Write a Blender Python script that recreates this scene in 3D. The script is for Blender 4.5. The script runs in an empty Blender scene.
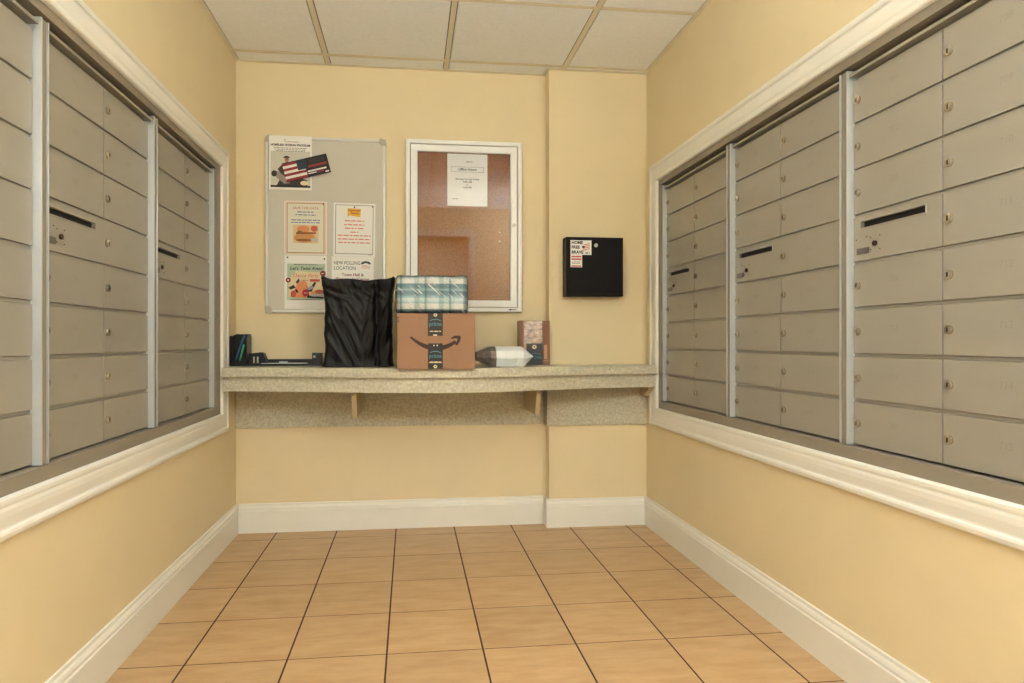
import bpy, bmesh, math, random
from mathutils import Vector, Matrix, noise
random.seed(7)
SC = bpy.context.scene
COL = SC.collection

# ------------------------------------------------------------------ camera, world, exposure
cam_data = bpy.data.cameras.new('camera')
cam = bpy.data.objects.new('camera', cam_data)
COL.objects.link(cam)
cam_data.sensor_width = 36.0
cam_data.lens = 652 / 1024 * 36.0
cam_data.shift_x = 26 / 1024
cam_data.clip_start = 0.01
cam.location = (0, 0, 0.99)
cam.rotation_euler = (math.radians(90), 0, -math.atan(76 / 652))
SC.camera = cam
world = bpy.data.worlds.new('world')
SC.world = world
world.use_nodes = True
world.node_tree.nodes['Background'].inputs[0].default_value = (1, 0.92, 0.8, 1)
world.node_tree.nodes['Background'].inputs[1].default_value = 0.05
SC.view_settings.view_transform = 'Standard'
SC.view_settings.look = 'None'
SC.view_settings.gamma = 1
SC.view_settings.use_curve_mapping = False
SC.view_settings.exposure = 1.22
ADDED_LAMP_STRENGTH = 26.0         # shades of two unseen wall lamps, added in place of bounced flash
ADDED_LAMP_TOP = 270.0             # glowing discs added on their tops, to bounce light off the ceiling
ADDED_HALL_STRENGTH = 14.0          # unseen hall ceiling panel, added as fill light through the doorway
ADDED_LIGHT_COLOUR = (0.90, 1.0, 1.11)

# ------------------------------------------------------------------ room numbers (metres)
XL, XR = -0.894, 1.275        # side walls
YB, YC, XC = 3.498, 3.415, 0.737   # back wall, chase front, chase side
YF = -0.14                    # wall with the doorway, behind the camera
HC = 2.44
TH = 0.14                     # wall thickness
ZT = 0.867                    # counter height
DOOR = (-0.30, 0.66, 2.16)    # doorway x0, x1, head

# ------------------------------------------------------------------ materials
def lin(c):
    return tuple(((v / 255) / 12.92 if v / 255 <= 0.04045 else ((v / 255 + 0.055) / 1.055) ** 2.4) for v in c) + (1,)
MATS = {}
def mat(name, rgb, rough=0.6, metal=0.0, var=0.0, scale=20.0, bump=0.0, bscale=200.0, rgb2=None, stretch=(1, 1, 1), coat=0.0, emit=None, strength=0.0, rand=0.0, spec=0.5):
    if name in MATS: return MATS[name]
    m = bpy.data.materials.new(name); MATS[name] = m
    m.use_nodes = True
    nt = m.node_tree; b = nt.nodes['Principled BSDF']
    b.inputs['Base Color'].default_value = lin(rgb)
    b.inputs['Roughness'].default_value = rough
    b.inputs['Metallic'].default_value = metal
    b.inputs['Specular IOR Level'].default_value = spec
    b.inputs['Coat Weight'].default_value = coat
    b.inputs['Coat Roughness'].default_value = 0.08
    if emit:
        b.inputs['Emission Color'].default_value = tuple(emit) + (1,)
        b.inputs['Emission Strength'].default_value = strength
    tc = mp = None
    if var or bump or rgb2:
        tc = nt.nodes.new('ShaderNodeTexCoord'); mp = nt.nodes.new('ShaderNodeMapping')
        mp.inputs['Scale'].default_value = stretch
        nt.links.new(tc.outputs['Object'], mp.inputs[0])
    colour = None
    if var or rgb2:
        n = nt.nodes.new('ShaderNodeTexNoise'); n.inputs['Scale'].default_value = scale
        n.inputs['Detail'].default_value = 5; n.inputs['Roughness'].default_value = 0.65
        nt.links.new(mp.outputs[0], n.inputs['Vector'])
        r = nt.nodes.new('ShaderNodeValToRGB')
        a = lin(rgb)
        c2 = lin(rgb2) if rgb2 else tuple(v * (1 - var) for v in a[:3]) + (1,)
        r.color_ramp.elements[0].position = 0.36; r.color_ramp.elements[1].position = 0.64
        r.color_ramp.elements[0].color = c2; r.color_ramp.elements[1].color = a
        nt.links.new(n.outputs['Fac'], r.inputs['Fac'])
        colour = r.outputs['Color']
    if rand:
        oi = nt.nodes.new('ShaderNodeObjectInfo')
        hs = nt.nodes.new('ShaderNodeHueSaturation')
        mr = nt.nodes.new('ShaderNodeMapRange')
        mr.inputs['To Min'].default_value = 1 - rand; mr.inputs['To Max'].default_value = 1 + rand
        nt.links.new(oi.outputs['Random'], mr.inputs['Value'])
        nt.links.new(mr.outputs[0], hs.inputs['Value'])
        if colour: nt.links.new(colour, hs.inputs['Color'])
        else: hs.inputs['Color'].default_value = lin(rgb)
        colour = hs.outputs['Color']
    if colour: nt.links.new(colour, b.inputs['Base Color'])
    if bump:
        n2 = nt.nodes.new('ShaderNodeTexNoise'); n2.inputs['Scale'].default_value = bscale; n2.inputs['Detail'].default_value = 3
        nt.links.new(mp.outputs[0], n2.inputs['Vector'])
        bp = nt.nodes.new('ShaderNodeBump'); bp.inputs['Strength'].default_value = bump; bp.inputs['Distance'].default_value = 0.002
        nt.links.new(n2.outputs['Fac'], bp.inputs['Height'])
        nt.links.new(bp.outputs[0], b.inputs['Normal'])
    return m

M_WALL = mat('painted_wall_cream_yellow', (228, 210, 170), 0.55, var=0.03, scale=3, bump=0.12, bscale=260)
M_TRIM = mat('white_semigloss_paint', (234, 230, 218), 0.38, var=0.03, scale=6)
M_CEIL = mat('ceiling_tile_fibre', (248, 247, 242), 0.9, var=0.05, scale=60, bump=0.35, bscale=320)
M_GRID = mat('ceiling_grid_paint', (228, 217, 190), 0.5)
M_TILE = mat('floor_tile_tan', (196, 162, 119), 0.36, rgb2=(182, 145, 101), scale=9, stretch=(0.6, 2.2, 1), bump=0.04, bscale=60, rand=0.05)
M_GROUT = mat('dark_grout', (66, 40, 26), 0.9)
M_BOX = mat('mailbox_grey_taupe', (160, 154, 141), 0.42, metal=0.2, var=0.03, scale=5, bump=0.02, bscale=500)
M_LINER = mat('taupe_metal_liner', (146, 136, 120), 0.5, metal=0.15)
M_DARK = mat('dark_gap', (26, 21, 17), 0.9)
M_ALU = mat('bright_aluminium', (194, 198, 199), 0.32, metal=0.45)
M_BRASS = mat('lock_brass_nickel', (200, 190, 172), 0.25, metal=0.8)
M_BLACK = mat('black_ink', (22, 20, 20), 0.6)
M_PLASTIC = mat('black_plastic', (18, 17, 17), 0.35)
M_LAM = mat('speckled_laminate', (210, 204, 182), 0.33, rgb2=(178, 170, 148), scale=80, bump=0.02)
M_LAMEDGE = mat('laminate_tan_edge', (184, 166, 128), 0.5)
M_PAPER = mat('white_paper', (240, 238, 232), 0.7)
M_CARD = mat('brown_cardboard', (152, 114, 86), 0.75, var=0.05, scale=40, stretch=(1, 1, 0.2))
M_CARDD = mat('dark_cardboard_edge', (134, 92, 58), 0.8)
def ink(name, rgb): return mat('ink_' + name, rgb, 0.65)
I_RED = ink('red', (190, 66, 60)); I_PINK = ink('pink_red', (216, 128, 118)); I_BLUE = ink('blue', (70, 92, 140)); I_GREY = ink('grey', (120, 116, 110))
I_BROWN = ink('brown', (150, 88, 48)); I_TAN = ink('tan', (206, 150, 92)); I_YEL = ink('yellow', (228, 178, 58)); I_GREEN = ink('sage_green', (184, 200, 176))
I_CREAM = ink('cream', (228, 212, 172)); I_ORNG = ink('orange', (224, 146, 100)); I_NAVY = ink('navy', (44, 56, 70)); I_MAR = ink('maroon', (140, 42, 46)); I_WHITE = ink('white', (236, 232, 226)); I_LGREY = ink('light_grey', (196, 192, 182)); I_TEAL = ink('teal', (70, 132, 148)); I_SKIN = ink('skin', (170, 124, 96))

# ------------------------------------------------------------------ mesh helpers
class MB:
    def __init__(s): s.bm = bmesh.new()
    def box(s, x0, x1, y0, y1, z0, z1, bev=0.0):
        r = bmesh.ops.create_cube(s.bm, size=1)
        vs = r['verts']
        bmesh.ops.transform(s.bm, verts=vs, matrix=Matrix.Translation(((x0 + x1) / 2, (y0 + y1) / 2, (z0 + z1) / 2)) @ Matrix.Diagonal((x1 - x0, y1 - y0, z1 - z0, 1)))
        if bev:
            es = list({e for v in vs for e in v.link_edges})
            bmesh.ops.bevel(s.bm, geom=es, offset=bev, segments=2, profile=0.7, affect='EDGES')
        return s
    def prism(s, pts, axis, a0, a1):
        # polygon pts in the two other axes, extruded along axis ('x','y','z')
        def P(p, a):
            if axis == 'z': return (p[0], p[1], a)
            if axis == 'y': return (p[0], a, p[1])
            return (a, p[0], p[1])
        A = [s.bm.verts.new(P(p, a0)) for p in pts]; B = [s.bm.verts.new(P(p, a1)) for p in pts]
        n = len(pts)
        s.bm.faces.new(A); s.bm.faces.new(B[::-1])
        for i in range(n): s.bm.faces.new((A[i], B[i], B[(i + 1) % n], A[(i + 1) % n]))
        return s
    def flat(s, pts, y):                     # polygon in XZ facing -Y
        s.bm.faces.new([s.bm.verts.new((p[0], y, p[1])) for p in pts]); return s
    def rect(s, x0, z0, x1, z1, y): return s.flat([(x0, z0), (x1, z0), (x1, z1), (x0, z1)], y)
    def cyl(s, c, axis, r, h, n=20, r2=None):
        res = bmesh.ops.create_cone(s.bm, cap_ends=True, segments=n, radius1=r, radius2=r if r2 is None else r2, depth=h)
        M = Matrix.Translation(c)
        if axis == 'y': M = M @ Matrix.Rotation(math.pi / 2, 4, 'X')
        if axis == 'x': M = M @ Matrix.Rotation(math.pi / 2, 4, 'Y')
        bmesh.ops.transform(s.bm, verts=res['verts'], matrix=M); return s
    def rod(s, a, b, r, n=10, r2=None):
        a, b = Vector(a), Vector(b); d = b - a
        res = bmesh.ops.create_cone(s.bm, cap_ends=True, segments=n, radius1=r, radius2=r if r2 is None else r2, depth=d.length)
        bmesh.ops.transform(s.bm, verts=res['verts'], matrix=Matrix.Translation((a + b) / 2) @ d.to_track_quat('Z', 'Y').to_matrix().to_4x4()); return s
    def loft(s, rings, cap=True, closed=True):
        R = [[s.bm.verts.new(p) for p in ring] for ring in rings]
        n = len(R[0])
        for a, b in zip(R, R[1:]):
            for i in range(n if closed else n - 1):
                j = (i + 1) % n
                s.bm.faces.new((a[i], a[j], b[j], b[i]))
        if cap: s.bm.faces.new(R[0][::-1]); s.bm.faces.new(R[-1])
        return s
    def ringframe(s, u0, u1, z0, z1, prof, fn):
        # mitred rectangular moulding: prof = [(inset, out)], fn maps (u, out, z) to a point
        loops = []
        for ins, o in prof:
            loops.append([s.bm.verts.new(fn(*p)) for p in ((u0 + ins, o, z0 + ins), (u1 - ins, o, z0 + ins), (u1 - ins, o, z1 - ins), (u0 + ins, o, z1 - ins))])
        n = len(loops)
        for k in range(n):
            a, b = loops[k], loops[(k + 1) % n]
            for i in range(4):
                j = (i + 1) % 4
                s.bm.faces.new((a[i], a[j], b[j], b[i]))
        return s
    def build(s, name, m, parent=None, smooth=False, recalc=True, kind=None, loc=None):
        if recalc: bmesh.ops.recalc_face_normals(s.bm, faces=s.bm.faces)
        me = bpy.data.meshes.new(name); s.bm.to_mesh(me); s.bm.free()
        for mm in (m if isinstance(m, (list, tuple)) else [m]): me.materials.append(mm)
        if smooth:
            for p in me.polygons: p.use_smooth = True
        o = bpy.data.objects.new(name, me); COL.objects.link(o)
        if parent: o.parent = parent
        if loc: o.location = loc
        if kind: o['kind'] = kind
        return o
def from_mesh(name, me, parent=None, loc=None):
    o = bpy.data.objects.new(name, me); COL.objects.link(o)
    if parent: o.parent = parent
    if loc: o.location = loc
    return o
def thing(name, label, cat, loc=(0, 0, 0), rot=(0, 0, 0), group=None):
    o = bpy.data.objects.new(name, None); COL.objects.link(o)
    o.empty_display_size = 0.05
    o.location = loc; o.rotation_euler = rot
    return tag(o, label, cat, group)
def tag(o, label, cat, group=None):
    o['label'] = label; o['category'] = cat
    if group: o['group'] = group
    return o
def struct(o, label=None):
    o['kind'] = 'structure'
    if label: o['label'] = label
    return o
TXT = {}
def text_mesh(body, size, align='CENTER', shear=0.0, bold=0.0):
    cu = bpy.data.curves.new('lettering', 'FONT')
    cu.body = body; cu.size = size; cu.align_x = align; cu.align_y = 'CENTER'; cu.shear = shear; cu.offset = bold
    cu.resolution_u = 3
    ob = bpy.data.objects.new('lettering', cu)
    me = bpy.data.meshes.new_from_object(ob)
    me.transform(Matrix.Rotation(math.pi / 2, 4, 'X'))
    bpy.data.objects.remove(ob); bpy.data.curves.remove(cu)
    return me
def add_text(mb, body, x, z, y, size, align='CENTER', shear=0.0, bold=0.0, sx=1.0):
    me = text_mesh(body, size, align, shear, bold)
    me.transform(Matrix.Translation((x, y, z)) @ Matrix.Diagonal((sx, 1, 1, 1)))
    mb.bm.from_mesh(me); bpy.data.meshes.remove(me)
    return mb
def words(mb, xc, z, w, h, y, seed=0, align='C'):
    # a line too small to read: short bars with word gaps
    rr = random.Random(seed); x0 = xc - w / 2; x = x0
    while x < x0 + w - 0.001:
        l = min(rr.uniform(0.35, 1.1) * h * 5, x0 + w - x)
        mb.rect(x, z - h / 2, x + l, z + h / 2, y); x += l + h * 0.9
    return mb

# ================================================================== STRUCTURE
# ---- floor with single tiles
fl = struct(MB().box(XL - 0.02, XR + 0.02, YF - TH, YB + 0.02, -0.08, -0.0006).build('floor', M_GROUT), 'tan ceramic tile floor with dark joints')
gx = [-0.9925 + 0.3065 * k for k in range(0, 9)]
gy = [3.6735 - 0.3172 * k for k in range(0, 14)]
for i in range(len(gx) - 1):
    for j in range(len(gy) - 1):
        x0, x1 = max(gx[i] + 0.0030, XL), min(gx[i + 1] - 0.0030, XR)
        y1, y0 = min(gy[j] - 0.0023, YB), max(gy[j + 1] + 0.0023, YF - TH)
        if x1 - x0 < 0.02 or y1 - y0 < 0.02: continue
        MB().box(x0, x1, y0, y1, -0.012, 0.0, 0.0004).build('tile', M_TILE, fl)
# ---- walls
L_OP = (0.94, 3.215, 0.640, 1.822)     # mailbox openings: y0, y1, z0, z1
R_OP = (1.00, 3.242, 0.640, 1.822)
def side_wall(name, xa, xb, op):
    mb = MB()
    mb.box(xa, xb, YF, op[0], 0, HC); mb.box(xa, xb, op[1], YB + TH, 0, HC)
    mb.box(xa, xb, op[0], op[1], 0, op[2]); mb.box(xa, xb, op[0], op[1], op[3], HC)
    return struct(mb.build(name, M_WALL))
side_wall('wall_left', XL - TH, XL, L_OP)
side_wall('wall_right', XR, XR + TH, R_OP)
struct(MB().box(XL, XR, YB, YB + TH, 0, HC).build('wall_back', M_WALL))
struct(MB().box(XC, XR, YC, YB, 0, HC, 0).build('wall_chase', M_WALL))
mb = MB(); mb.box(XL - 1.2, DOOR[0], YF - TH, YF, 0, HC); mb.box(DOOR[1], XR + 1.2, YF - TH, YF, 0, HC); mb.box(DOOR[0], DOOR[1], YF - TH, YF, DOOR[2], HC)
struct(mb.build('wall_front', M_WALL))
# the hall behind the doorway, which the glass of the notice case reflects
HY = -1.9
struct(MB().box(XL - 1.2, XR + 1.2, HY, YF - TH, -0.08, 0).build('floor_hall', mat('hall_carpet', (120, 96, 74), 0.95, var=0.2, scale=200)))
struct(MB().box(XL - 1.2, XR + 1.2, HY - 0.1, HY, 0, HC).build('wall_hall_far', M_WALL))
struct(MB().box(XL - 1.3, XL - 1.2, HY, YF, 0, HC).build('wall_hall_left', M_WALL))
struct(MB().box(XR + 1.2, XR + 1.3, HY, YF, 0, HC).build('wall_hall_right', M_WALL))
struct(MB().box(XL - 1.2, XR + 1.2, HY, YF, HC, HC + 0.1).build('ceiling_hall', M_CEIL))
# ---- ceiling: slab, single lay-in panels, grid bars, wall angle
ce = struct(MB().box(XL, XR, YF, YB, HC + 0.03, HC + 0.12).build('ceiling', mat('dim_deck', (90, 80, 66), 0.9)), 'suspended ceiling of square fibre panels in a grid')
cxs = [XL, -0.424, 0.190, 0.812, XR]
cys = [YB, 3.368, 2.760, 2.150, 1.540, 0.930, 0.320, YF]
LIGHT_CELL = []
for i in range(4):
    for j in range(7):
        if (i, j) in LIGHT_CELL: continue
        x0, x1 = cxs[i] + (0.0165 if i else 0.024), cxs[i + 1] - (0.0165 if i < 3 else 0.024)
        y1, y0 = cys[j] - (0.0165 if j else 0.022), cys[j + 1] + 0.0165
        if j == 0 and i == 3: y1 = YC - 0.022
        MB().box(x0, x1, y0, y1, HC - 0.001, HC + 0.018, 0.0008).build('ceiling_panel', M_CEIL, ce)
for x in cxs[1:-1]: MB().box(x - 0.012, x + 0.012, YF, YB if x < XC else YC, HC - 0.0015, HC + 0.004, 0.0005).build('grid_bar', M_GRID, ce)
for k, y in enumerate(cys[1:-1]):
    for i in range(4):
        MB().box(cxs[i] + (0.013 if i else 0), cxs[i + 1] - (0.013 if i < 3 else 0), y - 0.012, y + 0.012, HC - 0.0015, HC + 0.004, 0.0005).build('grid_bar', M_GRID, ce)
MB().box(XL, XL + 0.02, YF, YB, HC - 0.0018, HC + 0.004).build('wall_angle', M_GRID, ce)
MB().box(XR - 0.02, XR, YF, YC, HC - 0.0018, HC + 0.004).build('wall_angle', M_GRID, ce)
MB().box(XL + 0.02, XC, YB - 0.02, YB, HC - 0.0018, HC + 0.004).build('wall_angle', M_GRID, ce)
MB().box(XC - 0.02, XC, YC - 0.02, YB - 0.02, HC - 0.0018, HC + 0.004).build('wall_angle', M_GRID, ce)
MB().box(XC, XR - 0.02, YC - 0.02, YC, HC - 0.0018, HC + 0.004).build('wall_angle', M_GRID, ce)
# ---- added lights out of view: hall panel for fill, wall lamps for bounced flash
def added_troffer(x0, x1, y0, y1, z, strength, label):
    t = thing('added_hall_light', label, 'ceiling light', ((x0 + x1) / 2, (y0 + y1) / 2, z))
    w, d = (x1 - x0) / 2, (y1 - y0) / 2
    mb = MB()
    mb.ringframe(-w, w, -d, d, [(0.0, 0.03), (0.0, -0.003), (0.03, -0.003), (0.034, 0.01), (0.034, 0.03)], lambda u, o, v: (u, v, o))
    mb.build('frame', M_GRID, t)
    em = mat('added_light_diffuser_%g' % strength, (240, 236, 226), 0.5, emit=ADDED_LIGHT_COLOUR, strength=strength)
    MB().box(-w + 0.034, w - 0.034, -d + 0.034, d - 0.034, 0.006, 0.012).build('diffuser', em, t)
def added_wall_lamp(x, y, z, rz, label):
    t = thing('added_wall_lamp', label, 'added wall lamp', (x, y, z), (0, 0, rz), group='added wall lamps beside the doorway')
    MB().box(-0.06, 0.06, 0.0, 0.012, 0.02, 0.20, 0.003).build('back_plate', M_ALU, t)
    ring = lambda r, zz: [(r * math.cos(math.pi * k / 16), 0.013 + 0.75 * r * math.sin(math.pi * k / 16), zz) for k in range(17)]
    em = mat('added_opal_shade_lit', (244, 240, 230), 0.5, emit=ADDED_LIGHT_COLOUR, strength=ADDED_LAMP_STRENGTH)
    MB().loft([ring(0.10, 0.0), ring(0.13, 0.03), ring(0.135, 0.11), ring(0.135, 0.22)]).build('added_opal_shade', em, t, smooth=False)
    et = mat('added_lamp_top_glow', (244, 240, 230), 0.5, emit=ADDED_LIGHT_COLOUR, strength=ADDED_LAMP_TOP)
    MB().loft([ring(0.120, 0.2205), ring(0.120, 0.2225)]).build('added_top_glow', et, t)
added_wall_lamp(XL, 0.36, 1.60, -math.pi / 2, 'added opal half-drum lamp, out of view on the left wall near the doorway')
added_wall_lamp(XR, 0.36, 1.60, math.pi / 2, 'added opal half-drum lamp, out of view on the right wall near the doorway')
added_troffer(-0.45, 0.77, -1.35, -0.75, HC - 0.04, ADDED_HALL_STRENGTH, 'added fill light panel in the hall ceiling, out of view')
# ---- baseboards
BP = [(0, 0), (0.016, 0), (0.016, 0.112), (0.013, 0.116), (0.013, 0.124), (0.010, 0.132), (0.006, 0.138), (0.005, 0.148), (0, 0.15)]
def base(name, a, b, side):
    mb = MB()
    if side == 'L': mb.prism([(XL + p[0], p[1]) for p in BP], 'y', a, b)
    elif side == 'R': mb.prism([(XR - p[0], p[1]) for p in BP], 'y', a, b)
    elif side == 'B': mb.prism([(YB - p[0], p[1]) for p in BP], 'x', a, b)
    elif side == 'C': mb.prism([(YC - p[0], p[1]) for p in BP], 'x', a, b)
    else: mb.prism([(XC - p[0], p[1]) for p in BP], 'y', a, b)
    return struct(mb.build(name, M_TRIM))
base('baseboard_left', YF, YB, 'L'); base('baseboard_right', YF, YC, 'R')
base('baseboard_back', XL + 0.016, XC - 0.016, 'B'); base('baseboard_chase', XC - 0.016, XR - 0.016, 'C'); base('baseboard_chase_side', YC, YB - 0.016, 'S')
# ---- casings around the mailbox banks and metal liners, doorway casing
CAS = [(0, 0), (0, 0.017), (0.004, 0.020), (0.014, 0.022), (0.021, 0.020), (0.025, 0.0155), (0.030, 0.015), (0.040, 0.0165), (0.055, 0.0185), (0.070, 0.0185), (0.079, 0.016), (0.083, 0.0175), (0.088, 0.0185), (0.096, 0.018), (0.100, 0.015), (0.102, 0.008), (0.102, 0)]
CAS = [(a * 0.9, b * 0.95) for a, b in CAS]
LFN = lambda u, o, z: (XL + o, u, z)
RFN = lambda u, o, z: (XR - o, u, z)
struct(MB().ringframe(0.855, 3.300, 0.556, 1.910, CAS, LFN).build('trim_1', M_TRIM), 'moulded white casing around the left wall mailboxes')
struct(MB().ringframe(0.920, 3.326, 0.556, 1.910, CAS, RFN).build('trim_2', M_TRIM), 'moulded white casing around the right wall mailboxes')
LIN = [(0, 0), (0, 0.004), (0.034, 0.004), (0.034, -0.028), (0, -0.028)]
for k, (a, b, fn) in enumerate(((0.941, 3.214, LFN), (1.001, 3.241, RFN))):
    mb = MB()
    # liner: flange in the wall plane, wide at the two ends, narrow above and below
    far_in = 3.146 if k == 0 else 3.209
    near_in = far_in - 3 * (0.707, 0.703)[k] - 0.008
    loops = []
    for q, o in (((a, b, 0.641, 1.821), -0.02), ((a, b, 0.641, 1.821), 0.003), ((near_in, far_in, 0.684, 1.792), 0.003), ((near_in, far_in, 0.684, 1.792), -0.06)):
        loops.append([mb.bm.verts.new(fn(*p)) for p in ((q[0], o, q[2]), (q[1], o, q[2]), (q[1], o, q[3]), (q[0], o, q[3]))])
    for A, B in zip(loops, loops[1:]):
        for i in range(4):
            j = (i + 1) % 4; mb.bm.faces.new((A[i], A[j], B[j], B[i]))
    struct(mb.build('trim_%d' % (3 + k), M_LINER), ('taupe metal liner between casing and mailboxes, left wall', 'taupe metal liner between casing and mailboxes, right wall')[k])
mb = MB()
dx0, dx1, dz = DOOR
mb.prism([(dx0 - 0.045, 0), (dx0, 0), (dx0, dz), (dx1, dz), (dx1, 0), (dx1 + 0.045, 0), (dx1 + 0.045, dz + 0.045), (dx0 - 0.045, dz + 0.045)], 'y', YF + 0.02, YF)
mb.box(dx0, dx0 + 0.015, YF - TH, YF + 0.01, 0, dz); mb.box(dx1 - 0.015, dx1, YF - TH, YF + 0.01, 0, dz); mb.box(dx0, dx1, YF - TH, YF + 0.01, dz - 0.015, dz)
struct(mb.build('trim_5', M_TRIM), 'white casing of the open doorway')

# ================================================================== MAILBOXES
Z0 = 0.686
ROWS = [1.760, 1.626, 1.490, 1.357, 1.219, 1.086, 0.951, 0.819, 0.6895]   # row divisions
NR = 8
DY = 0.020                                   # door face behind the frame front
lock_mb = MB().cyl((0, -0.003, 0), 'y', 0.0112, 0.006, 20).cyl((0, -0.0066, 0), 'y', 0.0082, 0.0014, 16, )
lock_src = lock_mb.build('lock', M_BRASS, smooth=False); LOCK_ME = lock_src.data; bpy.data.objects.remove(lock_src)
k_src = MB().box(-0.0018, 0.0018, -0.0080, -0.0074, -0.0055, 0.0055).build('keyhole', M_DARK); KEY_ME = k_src.data; bpy.data.objects.remove(k_src)
M_NUM = mat('stamped_number', (150, 144, 131), 0.42, metal=0.2)
DOOR_CACHE = {}
def door_mesh(w, h, slot=None):
    key = (round(w, 4), round(h, 4), slot)
    if key in DOOR_CACHE: return DOOR_CACHE[key]
    mb = MB()
    if not slot:
        mb.box(0, w, 0, 0.010, 0, h, 0.0012)
    else:
        a, b, c, d = slot
        mb.box(0, w, 0, 0.010, 0, c); mb.box(0, w, 0, 0.010, d, h); mb.box(0, a, 0, 0.010, c, d); mb.box(b, w, 0, 0.010, c, d)
        bmesh.ops.remove_doubles(mb.bm, verts=mb.bm.verts, dist=1e-5)
    o = mb.build('door', M_BOX); me = o.data; bpy.data.objects.remove(o)
    DOOR_CACHE[key] = me; return me
def mailbox_unit(loc, rotz, W, seam, full_slot, base_no, label, group):
    t = thing('mailbox_unit', label, 'mailbox', loc, (0, 0, rotz), group)
    H = 1.786 - Z0
    MB().box(0.018, W - 0.018, 0.036, 0.12, 0.002, H - 0.002).build('body', M_BOX, t)
    for sgn in (0, 1):
        fx = lambda p, q: (p, q) if sgn == 0 else (W - q, W - p)
        MB().box(*fx(0.0005, 0.0118), 0.004, 0.12, 0, H, 0.001).build('edge_strip', M_LINER, t)
        MB().box(*fx(0.0132, 0.0176), 0, 0.12, 0, H, 0.001).build('side_rail', M_ALU, t)
    MB().box(0.018, W - 0.018, 0.006, 0.036, 1.766 - Z0, 1.774 - Z0).build('top_rail', M_BOX, t)
    for r in range(1, NR):
        MB().box(0.018, W - 0.018, DY + 0.006, 0.036, ROWS[r] - 0.0038 - Z0, ROWS[r] + 0.0038 - Z0).build('shelf_edge', M_BOX, t)
    g = 0.0052
    xa0, xa1, xb0, xb1 = 0.0195, seam - 0.0018, seam + 0.0018, W - 0.0195
    k = 0
    nums = {}
    for r in range(NR):
        if r != 3: nums[('A', r)] = base_no + 1 + k; k += 1
    for r in range(NR): nums[('B', r)] = base_no + 1 + k; k += 1
    for r in range(NR):
        z1 = ROWS[r] - g - Z0; z0 = ROWS[r + 1] + (g if r < NR - 1 else 0.001) - Z0
        h = z1 - z0
        spans = [('A', xa0, xa1), ('B', xb0, xb1)]
        if r == 3 and full_slot: spans = [('F', xa0, xb1)]
        for c, x0, x1 in spans:
            slot = None
            if r == 3 and c in 'AF':
                wA = xa1 - xa0
                slot = (0.10 * wA, 0.84 * wA, h - 0.034, h - 0.016)
            d = from_mesh('door', door_mesh(x1 - x0, h, slot), t, (x0, DY, z0))
            lx = [0.0195] if c in 'AB' and not (slot) else []
            if c == 'F': lx = [seam - xa0 + 0.018]
            for q in lx:
                lk = from_mesh('lock', LOCK_ME, d, (q, 0, h * 0.5))
                # keyhole is folded into the lock mesh's own face, so keep it as the door's part
                from_mesh('keyhole', KEY_ME, d, (q, 0, h * 0.5))
            if slot:
                MB().box(slot[0] - 0.004, slot[1] + 0.004, 0.0101, 0.0125, slot[2] - 0.004, slot[3] + 0.004).build('slot_shade_plate', M_DARK, d)  # dark plate stands in for the shade inside the slot
                fr = MB().ringframe(slot[0] - 0.004, slot[1] + 0.004, slot[2] - 0.004, slot[3] + 0.004, [(0, 0), (0.0012, 0.0015), (0.004, 0.0015), (0.004, 0)], lambda u, o, z: (u, -o, z))
                fr.build('slot_frame', M_BOX, d)
                wA = xa1 - xa0
                MB().box(0.014, 0.066, -0.0012, 0.001, 0.018, 0.036).build('label_plate', mat('grey_label', (120, 112, 104), 0.4, metal=0.4, var=0.25, scale=90), d)
                MB().cyl((0.090, -0.0025, 0.042), 'y', 0.0075, 0.005, 16).build('master_lock', mat('dark_bronze', (64, 44, 30), 0.4, metal=0.6), d)
                rv = MB()
                for (px, pz) in ((0.072, 0.026), (0.108, 0.024), (0.072, 0.060), (0.108, 0.062), (0.012, 0.062), (0.055, 0.066)): rv.cyl((px, -0.0006, pz), 'y', 0.0016, 0.0012, 8)
                rv.build('rivets', M_DARK, d)
            if base_no and (c, r) in nums or (base_no and c == 'F'):
                no = nums[('B', r)] if c == 'F' else nums[(c, r)]
                me = text_mesh(str(no), 0.024)
                me.transform(Matrix.Translation(((seam + 0.5 * (xb1 - xb0) - xa0 if c == 'F' else (x1 - x0) * 0.50), -0.0004, h * 0.56)))
                me.materials.append(M_NUM)
                from_mesh('stamped_number', me, d)
    return t
G = 'recessed mailbox units'
LB, RB, WL, WR = 3.143, 3.206, 0.707, 0.703
LL = ['taupe mailbox unit on left wall, nearest camera and cut by the photo edge', 'middle of the three taupe mailbox units on the left wall', 'taupe mailbox unit on left wall closest to the counter']
RL = ['taupe mailbox unit on right wall closest to the counter', 'middle of the three taupe mailbox units on the right wall', 'taupe mailbox unit on right wall nearest camera, largest in view']
for k in range(3):
    mailbox_unit((XL - 0.002, LB - (3 - k) * WL, Z0), math.pi / 2, WL, 0.355, True, 200 + 100 * k, LL[k], G)
    mailbox_unit((XR + 0.002, RB - k * WR, Z0), -math.pi / 2, WR, 0.342, k == 1, 500 + 100 * k, RL[k], G)

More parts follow.
